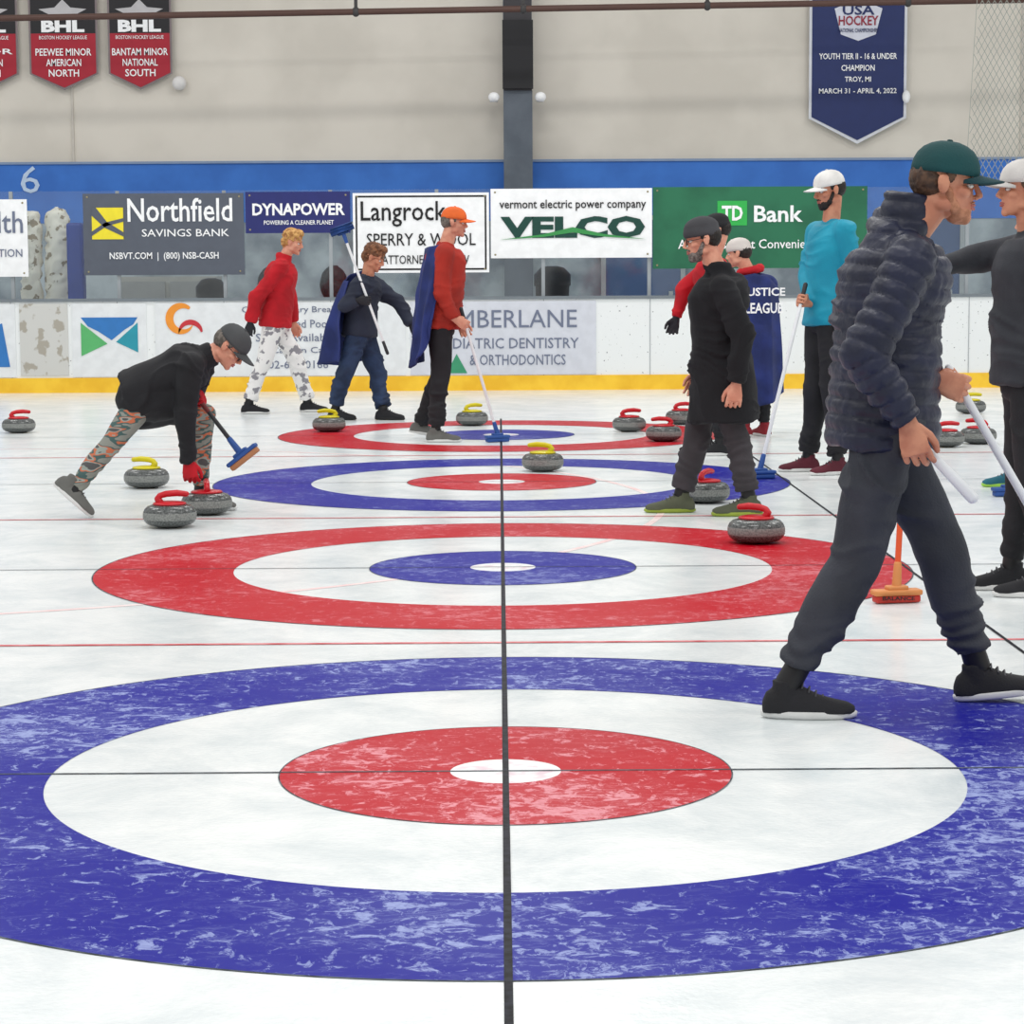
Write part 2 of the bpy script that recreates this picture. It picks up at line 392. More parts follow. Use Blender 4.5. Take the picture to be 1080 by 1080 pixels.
# hockey banners
def banner(name, x0, x1, ztop, zsh, ztip, Y, m, m2, rim):
    e = empty(name); xm = (x0 + x1) / 2
    poly(e, [(x0, ztop), (x1, ztop), (x1, zsh), (xm, ztip), (x0, zsh)], Y, rim, 'cloth')
    i = 0.025
    if m2:
        zm = zsh + 0.5
        poly(e, [(x0 + i, zm), (x1 - i, zm), (x1 - i, zsh + .01), (xm, ztip + 0.03), (x0 + i, zsh + .01)], Y - 0.006, m2, 'lower_field')
        poly(e, [(x0 + i, ztop - i), (x1 - i, ztop - i), (x1 - i, zm), (x0 + i, zm)], Y - 0.006, m, 'upper_field')
    else:
        poly(e, [(x0 + i * 1.4, ztop - i), (x1 - i * 1.4, ztop - i), (x1 - i * 1.4, zsh + .015), (xm, ztip + 0.045), (x0 + i * 1.4, zsh + .015)], Y - 0.006, m, 'field')
    boxobj('hanging_rod', x0 - .03, x1 + .03, Y - .02, Y + .02, ztop - .01, ztop + .03, flat('rod_steel', (90, 90, 92)), e)
    for x in (x0 + .1, x1 - .1): boxobj('hanging_cord', x - .006, x + .006, Y - .006, Y + .006, ztop + .02, 8.5, flat('cord', (60, 60, 60)), e)
    return e
bk = flat('black_cloth', (30, 28, 32)); rd = flat('crimson_cloth', (168, 28, 48)); rim = flat('banner_rim', (130, 118, 120))
BY = 29.40
for x0, x1, l in ((-6.86, -6.03, ('MAJOR', 'AMERICAN', 'NORTH')), (-5.89, -5.03, ('PEEWEE MINOR', 'AMERICAN', 'NORTH')), (-4.90, -4.10, ('BANTAM MINOR', 'NATIONAL', 'SOUTH'))):
    e = banner('hockey_league_banner', x0, x1, 5.15, 3.86, 3.66, BY, bk, rd, rim); xm = (x0 + x1) / 2
    text(e, 'BHL', xm, BY - 0.012, 4.45, 0.54, 0.15, white, 0.05); text(e, 'BOSTON HOCKEY LEAGUE', xm, BY - 0.012, 4.31, 0.6, 0.045, white)
    for k_, s in enumerate(l): text(e, s, xm, BY - 0.012, 4.13 - k_ * 0.13, 0.7 if k_ == 0 else 0.5 - 0.06 * k_, 0.09, white, 0.012)
    poly(e, [(xm - .3, 4.66), (xm - .1, 4.56), (xm, 4.6), (xm + .1, 4.56), (xm + .3, 4.66), (xm + .1, 4.68), (xm, 4.78), (xm - .1, 4.68)], BY - 0.012, flat('crest_grey', (190, 188, 190)), 'crest')
nv = flat('navy_cloth', (32, 46, 98)); e = banner('championship_banner', 3.91, 5.14, 4.9, 3.26, 2.94, BY, nv, None, flat('silver_rim', (215, 218, 225)))
xm = 4.525
poly(e, [(xm - .3, 4.62), (xm - .22, 4.30), (xm, 4.22), (xm + .22, 4.30), (xm + .3, 4.62), (xm, 4.74)], BY - 0.012, flat('crest_light', (215, 218, 230)), 'crest')
text(e, 'USA', xm, BY - 0.018, 4.60, 0.4, 0.12, nv, 0.02); text(e, 'HOCKEY', xm, BY - 0.018, 4.47, 0.5, 0.12, flat('hockey_red', (150, 40, 60)), 0.02); text(e, 'NATIONAL CHAMPIONSHIPS', xm, BY - 0.018, 4.35, 0.5, 0.05, nv)
for k_, (s, w) in enumerate((('YOUTH TIER II - 16 & UNDER', 0.98), ('CHAMPION', 0.42), ('TROY, MI', 0.33), ('MARCH 31 - APRIL 4, 2022', 0.98))):
    text(e, s, xm, BY - 0.012, 4.03 - k_ * 0.145, w, 0.075, white, 0.012)

# column with wall cameras, pipe, net
cm = mat('grey_column_paint', (98, 106, 116), 0.6, c2=(86, 94, 104), scale=3)
e = empty('steel_column')
boxobj('web', 0.13, 0.36, 29.12, 29.34, 0, 8.5, cm, e); boxobj('front_flange', 0.06, 0.42, 29.08, 29.12, 0, 3.6, cm, e); boxobj('rear_flange', 0.06, 0.42, 29.34, 29.38, 0, 8.5, cm, e)
boxobj('black_box', 0.05, 0.43, 29.0, 29.1, 3.62, 4.46, flat('black_pad', (24, 24, 28)), e); boxobj('upper_flange', 0.07, 0.41, 29.06, 29.12, 3.6, 8.5, flat('upper_column', (58, 56, 60)), e)
for x in (-0.06, 0.52):
    bm = bmesh.new(); ellipsoid(bm, (x, 29.05, 3.52), (0.07, 0.08, 0.06)); box(bm, (x, 29.15, 3.49), (0.1, 0.3, 0.03))
    obj_from_bm(bm, 'dome', white, empty('security_camera'))
e = empty('ceiling_pipe'); bm = bmesh.new()
rcone(bm, V((-16, 28, 4.27)), 0.038, V((16, 28, 4.68)), 0.038, 12); obj_from_bm(bm, 'pipe', flat('rusty_brown', (84, 58, 50)), e)
for x in (-1.7, 0.3, 2.5, 4.9, 6.6):
    zz = 4.475 + x * .0128
    boxobj('hanger', x - 0.02, x + 0.02, 27.98, 28.02, zz, 5.6, flat('dark_steel', (60, 58, 58)), e)
    bm = bmesh.new(); ellipsoid(bm, (x, 28, zz), (0.05, 0.05, 0.06)); obj_from_bm(bm, 'clamp', flat('dark_steel', (60, 58, 58)), e)
bm = bmesh.new(); ellipsoid(bm, (-4.02, 29.42, 3.74), (0.09, 0.08, 0.09)); box(bm, (-4.02, 29.47, 3.74), (0.04, 0.08, 0.04)); obj_from_bm(bm, 'pale_wall_ball', flat('pale_globe', (224, 222, 220)), None)  # plain pale ball on a stub, stands for a small white spot on the wall
bm = bmesh.new(); ellipsoid(bm, (5.13, 29.35, 3.52), (0.05, 0.05, 0.08)); box(bm, (5.13, 29.44, 3.52), (0.05, 0.12, 0.05)); obj_from_bm(bm, 'wall_thermostat', white, None)
# netting (diamond cord mesh hanging down to the glass)
bm = bmesh.new()
xa, xb, z0, z1, Yn = 5.35, 7.9, 2.3, 8.0, 26.68
def seg(a, b):
    d = (b - a).normalized(); s_ = V((-d.z, 0, d.x)) * 0.0035
    vs = [bm.verts.new(p) for p in (a - s_, b - s_, b + s_, a + s_)]; bm.faces.new(vs)
def left_edge(z): return xa + .05 * (z - z0)
q = xa - 4.0
while q < xb + 4.0:
    for sg in (1, -1):
        pts = []
        for i in range(58):
            z = z0 + (z1 - z0) * i / 57; x = q + sg * (z - z0) * .55
            if left_edge(z) <= x <= xb: pts.append(V((x, Yn, z)))
        if len(pts) > 1: seg(pts[0], pts[-1])
    q += 0.07
seg(V((left_edge(z0), Yn, z0)), V((left_edge(z1), Yn, z1)))
obj_from_bm(bm, 'safety_net', flat('net_cord', (150, 154, 146)), None, smooth=False)

# clutter behind the glass
e = empty('rolled_turf_mats')
tm = speck_mat('mottled_mat', (232, 226, 214), (150, 136, 116), 9, 0.57, 0.8)
for x, r in ((-5.55, 0.13), (-5.24, 0.15)):
    bm = bmesh.new(); rcone(bm, V((x, 27.4, 0.05)), r, V((x + 0.03, 27.4, 2.0)), r * 0.9, 18); remeshed(bm, 'roll', tm, e, 0.03, 2, folds(0.03, 5, x))
boxobj('padded_blue_post', -5.04, -4.85, 27.0, 27.2, 0.02, 1.95, flat('pad_blue', (40, 66, 150)), None, 0.03)
dk = flat('dark_plastic', (34, 36, 42))
def bin_(x, w, h, Y=27.3, m=dk, name='trash_bin'):
    bm = bmesh.new(); loft(bm, [ell(V((x, Y, z_)), V((w * s_, 0, 0)), V((0, w * s_, 0)), 20) for z_, s_ in ((0.02, 0.8), (h * 0.9, 1.0), (h * 0.9, 1.08), (h, 1.08), (h + 0.08, 0.7), (h + 0.1, 0.3))])
    obj_from_bm(bm, name, m, None)
bin_(0.62, 0.2, 1.32); bin_(-3.4, 0.17, 1.2); bin_(2.6, 0.2, 1.1, m=flat('blue_bin', (50, 80, 130)))
def backpack(x, Y, z):
    bm = bmesh.new(); ellipsoid(bm, (x, Y, z + 0.22), (0.17, 0.12, 0.22)); ellipsoid(bm, (x, Y - 0.1, z + 0.14), (0.12, 0.07, 0.12)); rcone(bm, V((x - 0.05, Y, z + 0.43)), 0.012, V((x + 0.05, Y, z + 0.43)), 0.012)
    remeshed(bm, 'backpack', flat('backpack_fabric', (28, 30, 36)), None, 0.012, 2, folds(0.006, 9))
bench = empty('wooden_bench'); bw = mat('bench_wood', (120, 96, 76), 0.6, c2=(96, 76, 60))
boxobj('seat', -3.2, 0.0, 27.7, 28.1, 0.93, 0.99, bw, bench)
for x in (-3.1, -1.6, -0.1): boxobj('leg', x - .04, x + .04, 27.75, 28.05, 0.02, 0.93, bw, bench)
backpack(-2.0, 27.9, 1.0); backpack(-2.75, 27.9, 1.0)
cab = empty('equipment_cabinet'); boxobj('body', -4.7, -3.5, 28.6, 29.2, 0.02, 1.32, flat('cabinet_grey', (170, 170, 166)), cab)
for x in (-4.4, -3.8): boxobj('door_panel', x - 0.27, x + 0.27, 28.57, 28.6, 0.1, 1.26, flat('cabinet_door', (150, 152, 152)), cab); boxobj('handle', x + 0.2, x + 0.22, 28.54, 28.57, 0.6, 0.8, black, cab)
for i, x in enumerate((1.35, 4.9)):
    d = empty('door_%d' % (i + 1)); boxobj('leaf', x, x + 0.95, 29.44, 29.5, 0.02, 2.0, flat('door_blue', (70, 92, 130)), d); boxobj('frame_top', x - .06, x + 1.01, 29.42, 29.5, 2.0, 2.06, alu, d)
    boxobj('frame_left', x - .06, x, 29.42, 29.5, 0.02, 2.0, alu, d); boxobj('frame_right', x + .95, x + 1.01, 29.42, 29.5, 0.02, 2.0, alu, d); boxobj('handle', x + .8, x + .85, 29.38, 29.44, .95, 1.1, alu, d)

# ------------------------------------------------------------------ curling stones
gran = speck_mat('grey_granite', (92, 95, 94), (62, 65, 64), 110, 0.5, 0.22)
gband = speck_mat('granite_strike_band', (136, 138, 134), (112, 114, 112), 120, 0.5, 0.7)
hr = flat('red_handle_plastic', (196, 22, 36), 0.3); hy = flat('yellow_handle_plastic', (210, 196, 20), 0.3)
def lathe(bm, prof, n=48): loft(bm, [ell(V((0, 0, z_)), V((r, 0, 0)), V((0, r, 0)), n) for r, z_ in prof])
bm = bmesh.new()
lathe(bm, [(0.06, 0.002), (0.066, 0.0), (0.085, 0.006), (0.115, 0.014), (0.133, 0.028), (0.141, 0.044), (0.1425, 0.056), (0.1425, 0.070), (0.141, 0.082), (0.133, 0.098), (0.118, 0.112), (0.09, 0.12), (0.05, 0.121)])
bmesh.ops.recalc_face_normals(bm, faces=bm.faces[:]); stone_me = bpy.data.meshes.new('stone_body'); bm.to_mesh(stone_me); bm.free()
stone_me.materials.append(gran); stone_me.materials.append(gband)
for p in stone_me.polygons:
    p.use_smooth = True
    if 0.046 < p.center.z < 0.08 and abs(p.normal.z) < 0.3: p.material_index = 1
def handle_mesh(m):
    bm = bmesh.new()
    lathe(bm, [(0.02, 0.12), (0.088, 0.12), (0.09, 0.126), (0.082, 0.132), (0.04, 0.138), (0.01, 0.139)], 32)
    pts = [V((-0.05, 0, 0.13)), V((-0.062, 0, 0.150)), V((-0.05, 0, 0.168)), V((-0.015, 0, 0.177)), V((0.04, 0, 0.180)), V((0.09, 0, 0.174))]
    rs = [0.022, 0.018, 0.016, 0.017, 0.0175, 0.015]
    for i in range(5): rcone(bm, pts[i], rs[i], pts[i + 1], rs[i + 1], 12)
    bmesh.ops.recalc_face_normals(bm, faces=bm.faces[:]); me = bpy.data.meshes.new('stone_handle'); bm.to_mesh(me); bm.free(); me.materials.append(m)
    for p in me.polygons: p.use_smooth = True
    return me
HM = {'r': handle_mesh(hr), 'y': handle_mesh(hy)}
for x, y, c, a in ((-4.14, 19.8, 'r', 20), (-2.25, 14.6, 'y', 160), (-1.775, 12.3, 'r', 10), (-1.66, 12.95, 'r', 100), (-1.47, 19.7, 'y', 200), (-.256, 20.4, 'y', 30), (.28, 15.65, 'y', 170),
                   (1.085, 19.5, 'r', 10), (1.295, 18.35, 'r', 190), (1.26, 11.42, 'r', 150), (1.19, 13.45, 'r', 60), (3.40, 17.6, 'r', 0), (3.71, 17.9, 'r', 150), (4.43, 21.7, 'y', 0), (1.60, 20.4, 'r', 20)):
    e = empty('curling_stone', (x, y, 0.002)); e.rotation_euler = (0, 0, math.radians(a))
    for n_, me in (('granite_body', stone_me), ('handle', HM[c])):
        ob = bpy.data.objects.new(n_, me); COL.objects.link(ob); ob.parent = e

# ------------------------------------------------------------------ brooms
def broom(foot, top, long_ax, polem, headm, padm, gripm=None, gl=0.3, flat_head=True, r=0.0125, lower=None):
    foot = V(foot); top = V(top); e = empty('curling_broom', foot); t = top - foot
    n = V((0, 0, 1)) if flat_head else t.normalized()
    a = V(long_ax); a = (a - n * a.dot(n)).normalized(); b = n.cross(a)
    bm = bmesh.new(); box(bm, n * 0.016, (0.19, 0.062, 0.03), (a, b, n), 0.008); obj_from_bm(bm, 'brush_pad', padm, e)
    bm = bmesh.new(); box(bm, n * 0.042, (0.205, 0.07, 0.024), (a, b, n), 0.008); box(bm, n * 0.06, (0.09, 0.05, 0.02), (a, b, n), 0.007); obj_from_bm(bm, 'head_plate', headm, e)
    bm = bmesh.new(); j = n * 0.065; u = (t - j).normalized(); rcone(bm, j, 0.02, j + u * 0.09, 0.016); obj_from_bm(bm, 'ferrule', headm, e)
    bm = bmesh.new(); rcone(bm, j + u * 0.06, r, t, r); obj_from_bm(bm, 'pole', polem, e)
    if lower:
        bm = bmesh.new(); rcone(bm, j + u * 0.06, r + .0012, j + u * .42, r + .0012); obj_from_bm(bm, 'lower_sleeve', lower, e)
    if gripm:
        bm = bmesh.new(); rcone(bm, t - u * gl, r + 0.0015, t + u * 0.01, r + 0.003); obj_from_bm(bm, 'grip', gripm, e)
    return e
pwhite = flat('pole_white', (232, 234, 236), 0.35); porange = flat('pole_orange', (228, 88, 44), 0.4); pblue = flat('broom_blue', (40, 80, 150), 0.5); pbrown = flat('bristle_tan', (176, 120, 84), 0.8); pblack = flat('pole_black', (40, 40, 44), 0.4)

# ------------------------------------------------------------------ people
def hand(parent, wrist, d, thumb, palm, m, curl=22, grip=False, voxel=0.0032, sc=1.0):
    y = V(d).normalized(); x = V(thumb); x = (x - y * x.dot(y)).normalized()
    z = x.cross(y)
    if z.dot(V(palm)) < 0: z = -z
    W = V(wrist); T = lambda a, b, c: W + (x * a + y * b + z * c) * sc
    bm = bmesh.new()
    def ring(yy, a, b, zz=0): return ell(T(0, yy, zz), x * a * sc, z * b * sc, 16)
    loft(bm, [ring(-0.045, .024, .021), ring(-0.01, .026, .02), ring(.02, .033, .017), ring(.055, .041, .0155), ring(.088, .040, .0125)])
    ellipsoid(bm, (0, 0, 0), (.018, .03, .014), Matrix((( x.x, y.x, z.x, T(.024, .03, .008).x), (x.y, y.y, z.y, T(.024, .03, .008).y), (x.z, y.z, z.z, T(.024, .03, .008).z), (0, 0, 0, 1))))
    ph = (50, 122, 180) if grip else (curl, curl * 2.1, curl * 2.9)
    for i, (fx, L) in enumerate(zip((.0325, .011, -.011, -.0325), (.93, 1.03, .97, .78))):
        c = [fx, .080 - abs(fx) * .15, 0.0]; extra = i * (0 if grip else 4); rr = .0098
        for s_, (ln, an) in enumerate(zip((.043, .027, .022), ph)):
            an = math.radians(an + extra); q = [c[0] + fx * (0 if grip else .06), c[1] + ln * L * math.cos(an), c[2] + ln * L * math.sin(an)]
            r2 = rr - .0009; rcone(bm, T(*c), rr * sc, T(*q), r2 * sc, 10); c = q; rr = r2
    tp = [(.026, .018, .006), (.040, .045, .028), (.028, .068, .048), (.006, .074, .058)] if grip else [(.026, .018, .006), (.046, .045, .018), (.054, .072, .026), (.053, .094, .034)]
    rr = [.0135, .012, .0108, .009]
    for i in range(3): rcone(bm, T(*tp[i]), rr[i] * sc, T(*tp[i + 1]), rr[i + 1] * sc, 10)
    remeshed(bm, 'hand', m, parent, voxel, 2)
    return T(0, .083, .033), x

def shoe(parent, ank, yaw, pitch, um, sm, ground=None, L=1.0):
    f = V((math.cos(yaw), math.sin(yaw), 0)); l = V((-math.sin(yaw), math.cos(yaw), 0)); u = V((0, 0, 1))
    M3 = Matrix.Rotation(pitch, 3, l); f = M3 @ f; u = M3 @ u
    O = V(ank) - u * 0.095
    if ground is not None:
        low = min((O + f * q).z for q in (-.075, .2)); O.z += ground - low
    T = lambda a, b, c: O + f * a + l * b + u * c
    tab = [(-.078, .022, .05), (-.066, .033, .078), (-.03, .039, .10), (.01, .041, .108), (.045, .042, .094), (.09, .046, .07), (.14, .048, .056), (.178, .04, .048), (.2, .022, .036)]
    bm = bmesh.new(); R = []
    for a, w, h in tab:
        ring = []
        for i in range(18):
            t = 2 * math.pi * i / 18; cc, ss = math.cos(t), math.sin(t)
            ring.append(T(a * L, w * math.copysign(abs(cc) ** .8, cc), 0.016 + (h - .016) * (ss if ss > 0 else 0)))
        R.append(ring)
    loft(bm, R); rcone(bm, T(-.005, 0, .06), .04, T(-.008, 0, .115), .041, 14, True, False)
    remeshed(bm, 'shoe', um, parent, 0.006, 3)
    bm = bmesh.new(); R = []
    for zz, gx in ((0, .94), (.006, 1.02), (.018, 1.03), (.022, .98)):
        R.append([])
        for i in range(32):
            t = 2 * math.pi * i / 32; a = .062 + .142 * math.cos(t) ; w = .047 * (1 - .16 * (1 if math.cos(t) < 0 else 0) * abs(math.cos(t)))
            R[-1].append(T((.062 + (a - .062) * gx) * L, w * gx * math.copysign(abs(math.sin(t)) ** .75, math.sin(t)), zz))
    loft(bm, R); obj_from_bm(bm, 'shoe_sole', sm, parent)
    bm = bmesh.new()
    for q in (.04, .06, .08, .10):
        zc = .104 - (q - .04) * .62
        rcone(bm, T(q, -.024, zc - .012), .003, T(q + .004, .0, zc + .001), .003, 6); rcone(bm, T(q + .004, .0, zc + .001), .003, T(q, .024, zc - .012), .003, 6)
    obj_from_bm(bm, 'shoe_laces', flat('lace_grey', (70, 70, 74)), parent)

def make_head(parent, c, neck, yaw, tilt, o):
    yaw = math.radians(yaw); th = math.radians(tilt)
    f = V((math.cos(yaw) * math.cos(th), math.sin(yaw) * math.cos(th), -math.sin(th))); l = V((-math.sin(yaw), math.cos(yaw), 0)); u = f.cross(l); r = -l
    M = Matrix(((r.x, f.x, u.x, c.x), (r.y, f.y, u.y, c.y), (r.z, f.z, u.z, c.z), (0, 0, 0, 1)))
    hs = o.get('hs', 1.0); M = M @ Matrix.Scale(hs, 4)
    T = lambda a, b, d: M @ V((a, b, d))
    sk = o.get('skin', skin)
    bm = bmesh.new()
    ellipsoid(bm, (0, -.012, .036), (.074, .094, .083), M); ellipsoid(bm, (0, .022, -.035), (.058, .064, .07), M); ellipsoid(bm, (0, .046, -.07), (.040, .040, .036), M)
    ellipsoid(bm, (0, .074, -.092), (.022, .017, .018), M)
    for s_ in (-1, 1):
        ellipsoid(bm, (s_ * .042, .050, -.02), (.021, .026, .02), M); ellipsoid(bm, (s_ * .076, -.008, -.005), (.008, .018, .031), M); ellipsoid(bm, (s_ * .081, -.016, .004), (.006, .013, .02), M)
        ellipsoid(bm, (s_ * .048, .0, -.062), (.016, .035, .022), M)
        rcone(bm, T(s_ * .052, .066, .021), .006 * hs, T(s_ * .014, .082, .021), .0075 * hs, 8); ellipsoid(bm, (s_ * .0105, .096, -.032), (.0078, .0085, .0065), M)
    rcone(bm, T(0, .083, .014), .0078 * hs, T(0, .106, -.023), .0098 * hs, 10); ellipsoid(bm, (0, .080, -.058), (.025, .012, .018), M)
    rcone(bm, T(0, -.02, -.045), .054 * hs, neck, .060, 16)
    remeshed(bm, 'head', sk, parent, o.get('hv', .0055), 2)
    bm = bmesh.new()
    for s_ in (-1, 1): ellipsoid(bm, (s_ * .031, .0705, .001), (.0135, .0115, .0075), M, 12, 8)
    obj_from_bm(bm, 'eyes', eye_w, parent)
    bm = bmesh.new()
    for s_ in (-1, 1): ellipsoid(bm, (s_ * .031, .0795, .001), (.0058, .0035, .0058), M, 10, 6)
    obj_from_bm(bm, 'irises', eye_d, parent)
    bm = bmesh.new()
    for s_ in (-1, 1):
        rcone(bm, T(s_ * .021, .085, -.056), .0034, T(0, .0935, -.0535), .0045, 8); rcone(bm, T(s_ * .018, .085, -.063), .0038, T(0, .0925, -.0645), .0056, 8)
    obj_from_bm(bm, 'lips', lipm, parent)
    hair = o.get('hair')
    if hair:
        bm = bmesh.new()
        for s_ in (-1, 1): rcone(bm, T(s_ * .05, .072, .026), .0035, T(s_ * .017, .0875, .027), .0042, 6)
        obj_from_bm(bm, 'eyebrows', hair, parent)
        bm = bmesh.new(); full = o.get('full_hair')
        if full:
            ellipsoid(bm, (0, -.018, .052), (.083, .098, .084), M); ellipsoid(bm, (0, -.055, .0), (.072, .058, .075), M); ellipsoid(bm, (0, .04, .098), (.055, .05, .035), M)
            remeshed(bm, 'hair', hair, parent, .006, 1, folds(.011, 26, 3))
        else:
            ellipsoid(bm, (0, -.045, .012), (.0765, .066, .072), M)
            for s_ in (-1, 1): ellipsoid(bm, (s_ * .073, .008, .022), (.007, .018, .024), M)
            remeshed(bm, 'hair', hair, parent, .006, 1, folds(.003, 40))
    if o.get('beard'):
        bm = bmesh.new(); bt = o.get('bt', 0.0)
        ellipsoid(bm, (0, .048, -.080), (.044 - bt, .044 - bt, .040 - bt), M)
        for s_ in (-1, 1):
            rcone(bm, T(s_ * (.060 - bt), .008, -.02), .011, T(s_ * (.046 - bt), .035, -.070), .018, 10); rcone(bm, T(s_ * .024, .084, -.049), .0045, T(0, .0925, -.045), .005, 8)
        ellipsoid(bm, (0, .071, -.096), (.026, .022 - bt, .02), M); remeshed(bm, 'beard', o['beard'], parent, .005, 2, folds(.003 if not bt else .0012, 50))
    hat = o.get('hat')
    if hat:
        kind, hm = hat[:2]
        def rings(tab, cy=-.006, n=36, rib=0.0):
            return [[M @ V((.085 * s_ * (1 + rib * (i % 2)) * math.cos(2 * math.pi * i / n), cy + .103 * s_ * (1 + rib * (i % 2)) * math.sin(2 * math.pi * i / n), z_ - .018 * (1 if kind == 'beanie' else 0) * max(0, -math.sin(2 * math.pi * i / n)) * (1 if z_ < .06 else 0))) for i in range(n)] for z_, s_ in tab]
        bm = bmesh.new()
        if kind == 'beanie':
            loft(bm, rings([(.022, .90), (.020, .965), (.036, .995), (.056, .985), (.059, .955), (.078, .915), (.096, .80), (.111, .62), (.121, .40), (.126, .18), (.127, .05)], n=88, rib=.022))
            obj_from_bm(bm, 'beanie', hm, parent)
        else:
            loft(bm, rings([(.028, .93), (.028, 1.0), (.045, 1.0), (.065, .965), (.085, .88), (.103, .73), (.116, .52), (.124, .28), (.126, .05)]))
            ellipsoid(bm, (0, -.006, .127), (.009, .009, .004), M)
            obj_from_bm(bm, 'cap_crown', hm, parent)
            bm = bmesh.new(); g = []
            for i in range(17):
                uu = -1 + 2 * i / 16; row = []
                for j in range(7):
                    vv = j / 6; yy = .094 * math.sqrt(1 - (uu * .82) ** 2) - .006 + vv * .084 * math.sqrt(max(0, 1 - abs(uu) ** 2.6))
                    row.append(bm.verts.new(M @ V((uu * .070, yy, .036 - .022 * uu * uu - .010 * vv))))
                g.append(row)
            for i in range(16):
                for j in range(6): bm.faces.new((g[i][j], g[i + 1][j], g[i + 1][j + 1], g[i][j + 1]))
            ob = obj_from_bm(bm, 'cap_brim', hat[2] if len(hat) > 2 else hm, parent); sm = ob.modifiers.new('t', 'SOLIDIFY'); sm.thickness = .004; sm.offset = 0
    if o.get('glasses'):
        bm = bmesh.new()
        for s_ in (-1, 1):
            for i in range(14):
                a0, a1 = 2 * math.pi * i / 14, 2 * math.pi * (i + 1) / 14
                rcone(bm, T(s_ * .031 + .021 * math.cos(a0), .093, .0 + .017 * math.sin(a0)), .0022, T(s_ * .031 + .021 * math.cos(a1), .093, .0 + .017 * math.sin(a1)), .0022, 6)
            rcone(bm, T(s_ * .053, .092, .004), .0022, T(s_ * .083, -.005, .008), .0022, 6)
        rcone(bm, T(-.01, .093, .002), .0022, T(.01, .093, .002), .0022, 6)
        obj_from_bm(bm, 'glasses', black, parent)

